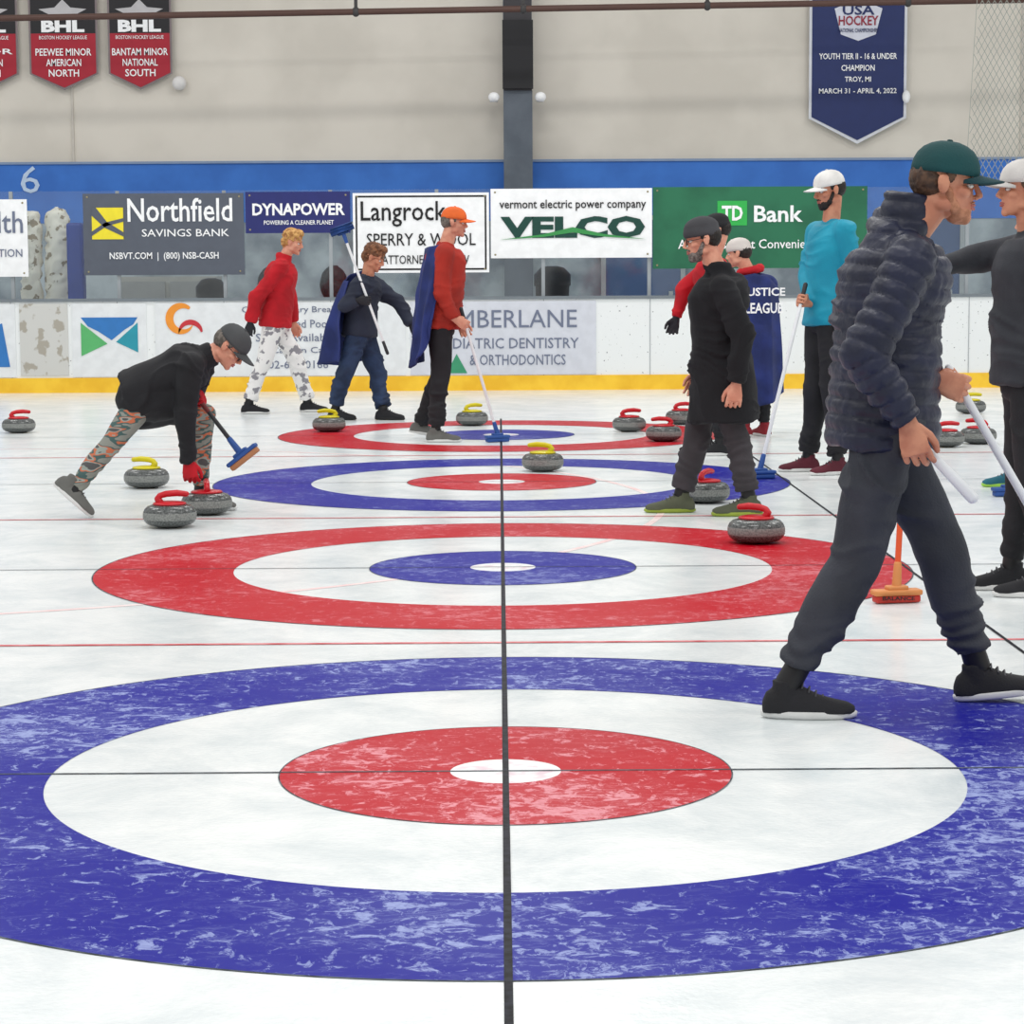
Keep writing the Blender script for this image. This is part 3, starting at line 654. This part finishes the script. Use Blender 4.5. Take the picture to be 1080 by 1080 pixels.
def sd(name): return sum(ord(c) for c in name) % 17
def figure(name, loc, k, yaw, head, neck, pelvis, arms, legs, o):
    root = empty(name, (loc[0], loc[1], 0))
    P = lambda t: V((t[0] / k, t[2] if len(t) > 2 else 0.0, t[1] / k))
    H, N, PV = P(head), P(neck), P(pelvis); yr = math.radians(yaw)
    F = V((math.cos(yr), math.sin(yr), 0)); Lf = V((-math.sin(yr), math.cos(yr), 0))
    bk_ = o.get('bulk', 1.0); ab = o.get('abulk', bk_); sw = o.get('sw', .175); vx = o.get('vox', .011)
    sp = N - PV; up = sp.normalized(); mid = PV + sp * .5 + F * o.get('bend', 0.0)
    # ---- upper garment
    bm = bmesh.new(); hem = o.get('hem', .08); fl = o.get('flare', 1.0); db = o.get('depth', 1.0)
    def rg(c, a, b, axis=None):
        ax = (axis or up); lat = (Lf - ax * Lf.dot(ax)).normalized(); dp = lat.cross(ax).normalized()
        return ell(c, lat * a * bk_, dp * b * bk_ * db, 28)
    dn = (up * .5 + V((0, 0, 1)) * .5).normalized() if o.get('hang', 1) else up
    b0 = PV - dn * hem
    cl = o.get('collar', .02); cr = (.060 if cl < .04 else .070)
    R = [rg(b0, .17 * fl, .128 * fl, dn), rg(PV - dn * hem * .45, .168 * (1 + (fl - 1) * .5), .128 * (1 + (fl - 1) * .5)), rg(PV + (mid - PV) * .4, .158, .122), rg(mid, .16, .12), rg(PV + sp * .72 + (mid - PV - sp * .5) * .6, .178, .128), rg(PV + sp * .86, .172, .112), rg(PV + sp * .95, .12, .085)]
    loft(bm, R)
    rcone(bm, PV + sp * .9, .075, N + up * cl, cr, 20, True, False)
    for e_ in o.get('extra', ()): rcone(bm, P(e_[0]), e_[1], P(e_[2]), e_[3], 20)
    bones = [(PV - up * hem, N + up * cl, 'torso')]
    sl = o.get('sleeve', 1.0)
    for side, A in arms.items():
        s_ = 1 if side == 'L' else -1
        sh = N + Lf * s_ * sw - up * .075
        if 'sh' in A: sh = P(A['sh'])
        el, wr = P(A['el']), P(A['wr'])
        rcone(bm, N + Lf * s_ * .06 - up * .06, .06 * ab, sh, .066 * ab, 16); rcone(bm, sh, .068 * ab, el, .052 * ab * sl, 16)
        rcone(bm, el, .052 * ab * sl, wr, .038 * ab * sl, 16, True, False)
        bones += [(sh, el, 'arm'), (el, wr, 'arm')]
    dsp = cloth_folds(o.get('fold', .011), sd(name))
    if o.get('quilt'):
        q0 = folds(.0022, 14, 2); q1 = cloth_folds(.009, 3)
        def dsp(p):
            best = None
            for a, b, t_ in bones:
                ab_ = b - a; t = max(0, min(1, (p - a).dot(ab_) / ab_.length_squared)); dist = (p - a - ab_ * t).length - (.12 if t_ == 'torso' else .0)
                if best is None or dist < best[0]: best = (dist, t * ab_.length, t_)
            w = abs(math.sin(math.pi * (best[1] + noise.noise(p * 4) * .008) / .050)) ** .5
            return .0115 * (w - .6) + q0(p) + q1(p)
    remeshed(bm, 'jacket', o['top'], root, vx, o.get('sm', 4), dsp)
    # ---- trousers
    bm = bmesh.new(); tr = o.get('trouser', 1.0)
    def rg2(c, a, b): return ell(c, Lf * a, F * b, 24)
    lowz = PV - V((0, 0, .09))
    loft(bm, [rg2(lowz - V((0, 0, .03)), .10, .09), rg2(lowz, .148, .112), rg2(PV, .150, .112), rg2(PV + V((0, 0, .05)), .13, .098)])
    for side, G in legs.items():
        s_ = 1 if side == 'L' else -1
        hp = PV + Lf * s_ * .082 - V((0, 0, .06)); kn, an = P(G['kn']), P(G['an'])
        rcone(bm, hp, .09 * tr, kn, .066 * tr, 18); ca = kn + (an - kn) * .35 - F * .012
        end = kn + (an - kn) * (G.get('len', .93))
        rcone(bm, kn, .066 * tr, ca, .061 * tr, 18); rcone(bm, ca, .061 * tr, end, .047 * tr * o.get('cuff', 1.0), 18, True, False)
        b2 = bmesh.new(); rcone(b2, end - (an - kn).normalized() * .05, .038, an, .040, 14); obj_from_bm(b2, 'sock', o.get('sock', flat('black_sock', (24, 24, 26))), root)
        shoe(root, an, math.radians(G.get('yaw', yaw)), math.radians(G.get('pitch', 0)), o['shoe'], o['sole'], G.get('ground', 0.002))
    remeshed(bm, 'trousers', o['pants'], root, vx, 3, leg_folds(o.get('pfold', .013), sd(name) + 3))
    # ---- hands
    grips = {}
    for side, A in arms.items():
        el, wr = P(A['el']), P(A['wr']); d = (wr - el).normalized()
        gm_ = A.get('glove', o.get('skin', skin)); hd = A.get('dir', d)
        grips[side] = hand(root, wr + V(hd).normalized() * .012, hd, A.get('thumb', tuple(F)), A.get('palm', tuple(-Lf * (1 if side == 'L' else -1))), gm_, A.get('curl', 20), A.get('grip', False), o.get('hvx', .0036), A.get('hs', 1.05))
        grips[side] = (grips[side][0] + root.location, grips[side][1])
    make_head(root, H, N - up * .02, o.get('face', yaw), o.get('tilt', 5), o)
    return root, P, grips

def cape(parent, top, bot, m, out, nfold=5, amp=.03, name='cape', bulge=.05):
    top = [V(p) for p in top]; bot = [V(p) for p in bot]; out = V(out); n = 56; mm = 36
    def samp(L, t):
        x = t * (len(L) - 1); i = min(int(x), len(L) - 2); return L[i].lerp(L[i + 1], x - i)
    bm = bmesh.new(); g = []
    for i in range(n + 1):
        u_ = i / n; row = []
        for j in range(mm + 1):
            v_ = j / mm; p = samp(top, u_).lerp(samp(bot, u_), v_)
            p = p + out * (bulge * math.sin(math.pi * min(1, v_ * 1.2)) + amp * (.25 + v_) * math.sin(u_ * nfold * 2 * math.pi + math.sin(v_ * 3) * 1.2) + .02 * noise.noise(p * 6))
            row.append(bm.verts.new(p))
        g.append(row)
    for i in range(n):
        for j in range(mm): bm.faces.new((g[i][j], g[i + 1][j], g[i + 1][j + 1], g[i][j + 1]))
    ob = obj_from_bm(bm, name, m, parent); s_ = ob.modifiers.new('t', 'SOLIDIFY'); s_.thickness = .008
    return ob

def cloth(name, c, c2=None, rough=.8, bump=.2, scale=5): return mat(name, c, rough, c2 or tuple(v * .88 for v in c), scale, bump, 160)
hb = mat('brown_hair', (92, 66, 48), .6, (60, 42, 32), 40, .3, 120); blond = mat('blond_hair', (216, 168, 100), .6, (168, 118, 64), 30, .4, 90)
greyh = mat('grey_hair', (120, 112, 104), .6, (80, 74, 68), 40, .3, 120); darkh = mat('dark_hair', (40, 32, 28), .6, (24, 20, 18), 40, .3, 120); auburn = mat('auburn_hair', (140, 92, 60), .6, (100, 64, 42), 30, .3, 90)
shoe_k = cloth('black_shoe', (34, 34, 38)); sole_k = flat('black_sole', (26, 26, 28)); sole_w = flat('white_sole', (220, 220, 218)); shoe_g = cloth('grey_shoe', (110, 110, 106))
navyc = cloth('navy_cape_cloth', (36, 50, 112), (28, 40, 90)); redc = cloth('red_fleece', (192, 16, 32), (168, 12, 26))
dglove = cloth('dark_glove', (40, 40, 46))

# foreground man in puffer jacket
puf = mat('navy_puffer_nylon', (29, 34, 58), .44, (23, 27, 47), 10, .25, 45)
greyp = mat('charcoal_trousers', (54, 57, 66), .7, (44, 47, 55), 5, .2, 140)
r, P, G = figure('man_in_puffer_jacket', (1.186, 7.05), 345, 0, (50, 552, -.01), (8, 500, 0), (-10, 321, 0),
    {'R': dict(el=(-46, 376, -.26), wr=(-2, 312, -.26), dir=(.28, .0, -.95), thumb=(1, -.3, .2), palm=(-.2, 1, 0), curl=30, hs=1.05),
     'L': dict(el=(14, 385, .22), wr=(38, 350, .0), dir=(.95, .0, -.3), grip=True, thumb=(-.45, 0, .9), palm=(0, 1, 0))},
    {'R': dict(kn=(-44, 158, -.09), an=(-114, 36, -.12), yaw=-4, pitch=0, len=.86), 'L': dict(kn=(58, 160, .09), an=(100, 40, .12), yaw=0, pitch=-6, len=.86)},
    dict(top=puf, pants=greyp, shoe=shoe_k, sole=sole_w, hair=hb, hat=('cap', cloth('teal_cap', (20, 74, 76)), cloth('teal_cap_brim', (18, 58, 64))), face=-8, tilt=8, bulk=1.12, depth=1.18, abulk=1.14, sleeve=1.12, hem=.13, quilt=True, collar=.12, vox=.008, hv=.0042, hvx=.003, trouser=1.14, cuff=1.1, skin=skin_tan, sw=.185, pfold=.020, beard=mat('stubble', (190, 132, 102), .7, (164, 110, 82), 60), bt=.003, bend=-.02,
         extra=(((-12, 492, -.04), .062, (-8, 508, .05), .058),)))
hp = P((-2, 312, -.26)) + V((.05, .0, -.09))
bm = bmesh.new(); a = hp + V((-.04, .05, .06)); b = a + V((.19, -.02, -.20)); rcone(bm, a, .012, b, .018, 14); obj_from_bm(bm, 'stick_end', pwhite, r)
g, ax = G['L']; dr = V((.50, .12, -.86)).normalized()
foot = g + dr * ((g.z - .004) / -dr.z)
broom(foot, g - dr * .07, (1, .4, 0), pwhite, porange, pbrown, None, .1, lower=porange, r=.013)

# man at the right edge, reaching left to the orange broom
dkg = cloth('dark_grey_sweater', (56, 58, 64), (46, 48, 54)); blkp = cloth('black_trousers', (34, 34, 38), (26, 26, 30))
r, P, G = figure('man_in_dark_sweater', (2.17, 9.6), 254, 180, (-6, 424, 0), (4, 380, 0), (2, 236, 0),
    {'R': dict(el=(-48, 354, .16), wr=(-97, 342, .0), dir=(-1, 0, 0), grip=True, thumb=(0, 0, 1), palm=(0, -1, 0)), 'L': dict(el=(16, 292, -.26), wr=(10, 240, -.24), curl=25)},
    {'R': dict(kn=(2, 120, .08), an=(-6, 26, .1)), 'L': dict(kn=(2, 118, -.1), an=(14, 26, -.12))},
    dict(top=dkg, pants=blkp, shoe=shoe_k, sole=sole_w, hair=hb, hat=('cap', cloth('pale_grey_cap', (210, 206, 202))), skin=skin_tan, tilt=0, hem=.06, bulk=1.08, depth=1.15, fold=.015))
g, ax = G['R']
b_ = broom((1.595, 9.32, 0.002), (g.x + .01, g.y, g.z + .12), (1, .2, 0), porange, flat('wood_head', (216, 140, 80)), flat('red_pad', (190, 50, 40)), pwhite, .8)
text(b_, 'BALANCE', 0.0, -0.056, 0.024, .13, .016, black, .02)

# man in long black coat
coat = cloth('black_wool_coat', (26, 26, 30), (20, 20, 24), .9)
r, P, G = figure('man_in_black_coat', (1.16, 12.8), 191, 180, (-10, 290, 0), (8, 254, 0), (12, 172, 0),
    {'L': dict(el=(28, 190, -.24), wr=(22, 142, -.24), curl=25, thumb=(-1, 0, 0)), 'R': dict(el=(10, 190, .22), wr=(-8, 150, .2), curl=25)},
    {'L': dict(kn=(22, 92, -.08), an=(38, 22, -.1), yaw=185), 'R': dict(kn=(-12, 92, .08), an=(-30, 20, .1), yaw=180)},
    dict(top=coat, pants=cloth('dark_grey_trousers', (62, 58, 62)), shoe=cloth('grey_green_shoe', (92, 96, 76)), sole=flat('lime_edge_sole', (150, 166, 60)), hair=darkh, beard=mat('grey_beard', (130, 122, 116), .8, (80, 74, 70), 60), glasses=True,
         hat=('beanie', cloth('charcoal_beanie', (74, 74, 78), rough=.95)), face=186, tilt=10, hem=.38, flare=1.16, bulk=1.12, depth=1.18, abulk=1.1, sleeve=1.15, collar=.06, trouser=1.1, cuff=1.35, hv=.005, bend=.02, fold=.016))

# crouching man delivering a stone
camo = mat('patterned_trousers', (138, 140, 132), .8, (196, 110, 78), 15, .2, 100, lo=.42, hi=.52, detail=1.5)
nt = camo.node_tree; cr_ = [n for n in nt.nodes if n.type == 'VALTORGB'][0]
q = cr_.color_ramp.elements.new(.46); q.color = lin((70, 96, 94)); q = cr_.color_ramp.elements.new(.565); q.color = lin((150, 158, 150)); q = cr_.color_ramp.elements.new(.62); q.color = lin((84, 84, 84)); cr_.color_ramp.interpolation = 'CONSTANT'
mp = nt.nodes.new('ShaderNodeMapping'); mp.inputs['Scale'].default_value = (.5, .5, 1.5); mp.inputs['Rotation'].default_value = (0, .5, 0)
nn = [n for n in nt.nodes if n.type == 'TEX_NOISE'][0]; tcn = [n for n in nt.nodes if n.type == 'TEX_COORD'][0]
nt.links.new(tcn.outputs['Object'], mp.inputs['Vector']); nt.links.new(mp.outputs[0], nn.inputs['Vector'])
redg = cloth('red_glove', (200, 24, 38)); blk = cloth('black_fleece', (28, 28, 32), (22, 22, 26))
r, P, G = figure('crouching_man_delivering_stone', (-1.93, 12.95), 191, 0, (80, 180, -.02), (54, 168, 0), (-14, 134, 0),
    {'R': dict(el=(34, 108, -.16), wr=(34, 60, -.06), glove=redg, dir=(.12, .03, -1), curl=35, thumb=(1, 0, 0), palm=(0, 1, 0)), 'L': dict(el=(32, 122, .28), wr=(36, 126, .10), sh=(44, 156, .16), glove=redg, dir=(.5, -.5, .0), grip=True, thumb=(-.5, 0, .7), palm=(0, 0, -1))},
    {'R': dict(kn=(-44, 80, -.12), an=(-84, 30, -.16), pitch=42, yaw=0, len=.95), 'L': dict(kn=(48, 106, .20), an=(40, 22, .22), yaw=0)},
    dict(top=blk, pants=camo, shoe=shoe_g, sole=sole_w, hair=greyh, hat=('cap', cloth('grey_flat_cap', (74, 76, 78))), face=-8, tilt=48, hem=.08, flare=1.0, bulk=1.08, sleeve=1.05, trouser=.92, bend=-.0, sw=.16, glasses=True, collar=.05, hang=0, fold=.015, pfold=.009,
         extra=(((-14, 126, -.04), .14, (22, 128, -.02), .13), ((-14, 116, .05), .13, (16, 120, .05), .12))))
g, ax = G['L']
broom((-1.43, 12.93, .30), g + (g - V((-1.43, 12.93, .30))).normalized() * .12, (1, -.1, .1), pblack, pblue, pbrown, flat('grip_maroon', (110, 40, 40)), .2, flat_head=False)

# blond man in red hoodie
r, P, G = figure('man_in_red_hoodie', (-2.16, 22.4), 110, 0, (18, 181, 0), (8, 163, 0), (-2, 102, 0),
    {'R': dict(el=(-20, 122, -.2), wr=(-26, 98, -.18), glove=dglove, curl=30), 'L': dict(el=(12, 122, .2), wr=(16, 96, .2), curl=30)},
    {'R': dict(kn=(-14, 54, -.1), an=(-30, 12, -.12)), 'L': dict(kn=(20, 54, .1), an=(30, 11, .15), yaw=0)},
    dict(top=redc, pants=mat('white_patterned_trousers', (236, 234, 232), .8, (140, 138, 144), 14, .2, 80, lo=.54, hi=.58), shoe=shoe_k, sole=sole_w, hair=blond, full_hair=True, face=-12, tilt=14, hem=.09, bulk=1.12, depth=1.12, sleeve=1.2, trouser=1.15, cuff=1.35, collar=.05, hvx=.0045, hv=.007, vox=.013, fold=.015))

# man in navy jacket with cape raising his broom
r, P, G = figure('man_in_navy_jacket_and_cape', (-1.265, 21.4), 115, -15, (12, 171, -.02), (5, 151, 0), (-3, 97, 0),
    {'R': dict(el=(-18, 120, -.24), wr=(-5, 126, -.28), glove=dglove, dir=(.75, -.1, .0), grip=True, thumb=(-.3, 0, .9), palm=(0, 1, 0)), 'L': dict(el=(36, 124, .12), wr=(50, 101, .05), glove=dglove, curl=25)},
    {'R': dict(kn=(-18, 52, -.15), an=(-30, 13, -.1), yaw=-20), 'L': dict(kn=(14, 50, .0), an=(21, 12, -.15), yaw=-15)},
    dict(top=cloth('navy_jacket', (38, 44, 62)), pants=mat('blue_jeans', (40, 58, 90), .8, (30, 44, 70), 8, .3, 150), shoe=shoe_k, sole=sole_k, hair=auburn, full_hair=True, face=-12, tilt=26, hem=.08, bulk=1.24, trouser=1.22, cuff=1.3, hs=1.03, hvx=.0045, hv=.007, vox=.013, skin=skin_tan, bend=-.03, fold=.015))
cape(r, [P((12, 157, .14)), P((0, 158, .18)), P((-14, 154, .1)), P((-20, 147, -.1)), P((-14, 147, -.22))], [P((4, 62, .3)), P((-22, 56, .3)), P((-50, 58, .15)), P((-48, 60, -.1)), P((-24, 62, -.26))], navyc, (-.6, -.5, 0), 4, .025, bulge=.05)
g, ax = G['R']; d1 = V((-.39, .07, 1.08)).normalized()
broom(g + d1 * .72, g - d1 * .50, (1, 0, .1), pwhite, pblue, pblue, pblack, .1, flat_head=False)

# man with orange cap and cape
r, P, G = figure('man_in_orange_cap_and_cape', (-.477, 18.5), 132, 0, (15, 230, 0), (6, 207, 0), (0, 126, 0),
    {'R': dict(el=(2, 156, -.2), wr=(15, 130, -.2), grip=True, dir=(.85, 0, -.5), thumb=(-.3, 0, .8), palm=(0, 1, 0)), 'L': dict(el=(6, 158, .2), wr=(20, 126, .16), curl=30)},
    {'R': dict(kn=(0, 66, -.08), an=(-6, 14, -.1)), 'L': dict(kn=(-2, 66, .15), an=(-24, 15, .35), yaw=0, pitch=10)},
    dict(top=cloth('rust_red_sweater', (172, 42, 28)), pants=blkp, shoe=shoe_g, sole=sole_w, hair=greyh, hat=('cap', cloth('orange_cap', (246, 112, 46))), face=-4, tilt=6, hem=.05, bulk=1.16, depth=1.14, sleeve=1.1, trouser=1.12, cuff=1.25, hvx=.0045, hv=.007, vox=.013, fold=.014))
cape(r, [P((14, 203, -.12)), P((2, 207, -.18)), P((-10, 205, -.13)), P((-16, 203, .05)), P((-8, 205, .18))], [P((-6, 130, -.24)), P((-20, 92, -.27)), P((-32, 78, -.12)), P((-34, 80, .1)), P((-20, 84, .25))], navyc, (-.7, -.3, 0), 4, .02, bulge=.02)
g, ax = G['R']; ft = V((-.03, 18.36, .002))
broom(ft, g + (g - ft).normalized() * .12, (1, .5, 0), pwhite, pblue, pblue, pblack, .12)

# person in red behind the black coat
r, P, G = figure('person_in_red_fleece', (1.55, 17.0), 145, 180, (5, 238, 0), (0, 212, 0), (2, 138, 0),
    {'R': dict(el=(-26, 178, .2), wr=(-36, 146, .15), glove=dglove, curl=30), 'L': dict(el=(14, 166, -.22), wr=(0, 132, -.22), glove=dglove)},
    {'R': dict(kn=(-6, 72, .1), an=(-4, 14, .12)), 'L': dict(kn=(2, 72, -.1), an=(8, 14, -.12))},
    dict(top=redc, pants=blkp, shoe=shoe_k, sole=sole_w, hair=darkh, hat=('beanie', cloth('black_beanie', (30, 30, 34))), tilt=12, hem=.08, bulk=1.1, hvx=.0045, hv=.007, vox=.013))

# person in lettered navy cape, seen from behind
r, P, G = figure('person_in_lettered_cape', (2.05, 18.8), 131, 115, (-15, 195, .02), (-4, 174, 0), (2, 115, 0),
    {'L': dict(el=(-22, 138, .15), wr=(-24, 112, .2), curl=25), 'R': dict(el=(24, 136, .1), wr=(26, 110, .2), curl=25)},
    {'L': dict(kn=(-8, 60, .0), an=(-8, 13, .0), yaw=120), 'R': dict(kn=(10, 60, .05), an=(14, 13, .05), yaw=110)},
    dict(top=navyc, pants=blkp, shoe=cloth('red_shoe', (150, 40, 50)), sole=sole_w, hair=darkh, hat=('beanie', cloth('white_beanie', (232, 224, 218))), face=160, tilt=8, hem=.08, bulk=1.0, hvx=.0045, hv=.007, vox=.013))
bm = bmesh.new(); nk = P((-3, 174, 0))
for i in range(14):
    a0, a1 = 2 * math.pi * i / 14, 2 * math.pi * (i + 1) / 14
    rcone(bm, nk + V((.08 * math.cos(a0), .08 * math.sin(a0), .02 + .02 * math.cos(a0))), .036, nk + V((.08 * math.cos(a1), .08 * math.sin(a1), .02 + .02 * math.cos(a1))), .036)
remeshed(bm, 'red_hood', redc, r, .01, 3, folds(.006, 12))
cape(r, [P((-26, 164, .0)), P((-16, 171, -.12)), P((0, 174, -.15)), P((16, 169, -.12)), P((26, 160, .0))], [P((-24, 60, -.05)), P((-14, 44, -.25)), P((2, 34, -.28)), P((18, 38, -.25)), P((33, 48, -.05))], navyc, (0, -1, 0), 3, .02, bulge=.05)
text(r, 'JUSTICE', 0.06, -.262, 1.17, .34, .085, white, .02); text(r, 'LEAGUE', 0.06, -.268, 1.05, .30, .085, white, .02)

# tall man in teal shirt
r, P, G = figure('man_in_teal_shirt', (2.14, 15.4), 159, 200, (6, 298, 0), (8, 266, 0), (4, 168, 0),
    {'R': dict(el=(-15, 208, .1), wr=(-17, 180, -.10), dir=(-.4, -.3, .1), grip=True, thumb=(.1, 0, 1), palm=(.6, -.6, 0)), 'L': dict(el=(30, 206, -.2), wr=(22, 168, -.24), curl=25)},
    {'R': dict(kn=(-6, 88, .05), an=(-12, 17, .1), yaw=185), 'L': dict(kn=(8, 88, -.1), an=(14, 17, -.15), yaw=200)},
    dict(top=cloth('teal_shirt', (12, 152, 180), (10, 140, 168), .6), pants=blkp, shoe=cloth('maroon_shoe', (96, 34, 48)), sole=sole_w, hair=darkh, beard=darkh, hat=('cap', cloth('white_cap', (234, 232, 228))), face=197, tilt=12, hem=.07, bulk=1.14, hs=1.05, trouser=1.14, cuff=1.3, skin=skin_tan, hvx=.004, hv=.006, sw=.19, fold=.013))
g, ax = G['R']; ft = V((1.68, 14.95, .002))
broom(ft, g + (g - ft).normalized() * .1, (1, .3, 0), pwhite, pblue, pblue, pblack, .12)

# person in navy hoodie behind the right edge
r, P, G = figure('person_in_navy_hoodie', (3.24, 14.2), 173, 180, (2, 282, 0), (4, 256, 0), (4, 166, 0),
    {'R': dict(el=(-10, 208, .22), wr=(-20, 170, .15), curl=25), 'L': dict(el=(6, 206, -.24), wr=(-8, 176, -.26), grip=True, dir=(-.8, -.3, 0), thumb=(0, 0, 1), palm=(0, -1, 0))},
    {'R': dict(kn=(0, 86, .1), an=(-8, 17, .12)), 'L': dict(kn=(4, 86, -.1), an=(8, 17, -.1))},
    dict(top=cloth('navy_hoodie', (36, 44, 70)), pants=blkp, shoe=cloth('blue_green_shoe', (40, 110, 130)), sole=flat('lime_sole', (160, 210, 80)), hair=darkh, full_hair=True, tilt=5, hem=.08, hvx=.0045, hv=.007, vox=.013))
g, ax = G['L']; ft = V((3.02, 13.7, .002))
broom(ft, g + (g - ft).normalized() * .1, (1, .2, 0), flat('pole_green', (90, 150, 80), .4), pblue, pblue)

# ------------------------------------------------------------------ light + camera
w = bpy.data.worlds.new('arena_ambient'); S.world = w; w.use_nodes = True
w.node_tree.nodes['Background'].inputs[0].default_value = (0.98, 0.99, 1.0, 1); w.node_tree.nodes['Background'].inputs[1].default_value = 0.65
for y in (2, 9, 16, 23):
    for x in (-7, 0, 7):
        ld = bpy.data.lights.new('arena_ceiling_light', 'AREA'); ld.shape = 'RECTANGLE'; ld.size = 3.0; ld.size_y = 0.8; ld.energy = 150; ld.color = (1, .985, .96)
        lo = bpy.data.objects.new('arena_ceiling_light', ld); lo.location = (x, y, 8.0); COL.objects.link(lo)

cd = bpy.data.cameras.new('camera'); cam = bpy.data.objects.new('camera', cd); COL.objects.link(cam); S.camera = cam
cd.sensor_width = 36; cd.lens = 80.7; cd.clip_end = 200; cd.clip_start = .05
p = math.atan(252 / 2421)
cam.matrix_world = Matrix.Translation((-0.01, 0.1, 1.34)) @ Matrix.Rotation(-0.0051, 4, 'Z') @ Matrix.Rotation(math.pi / 2 - p, 4, 'X') @ Matrix.Rotation(-0.0055, 4, 'Z')
S.view_settings.view_transform = 'Standard'
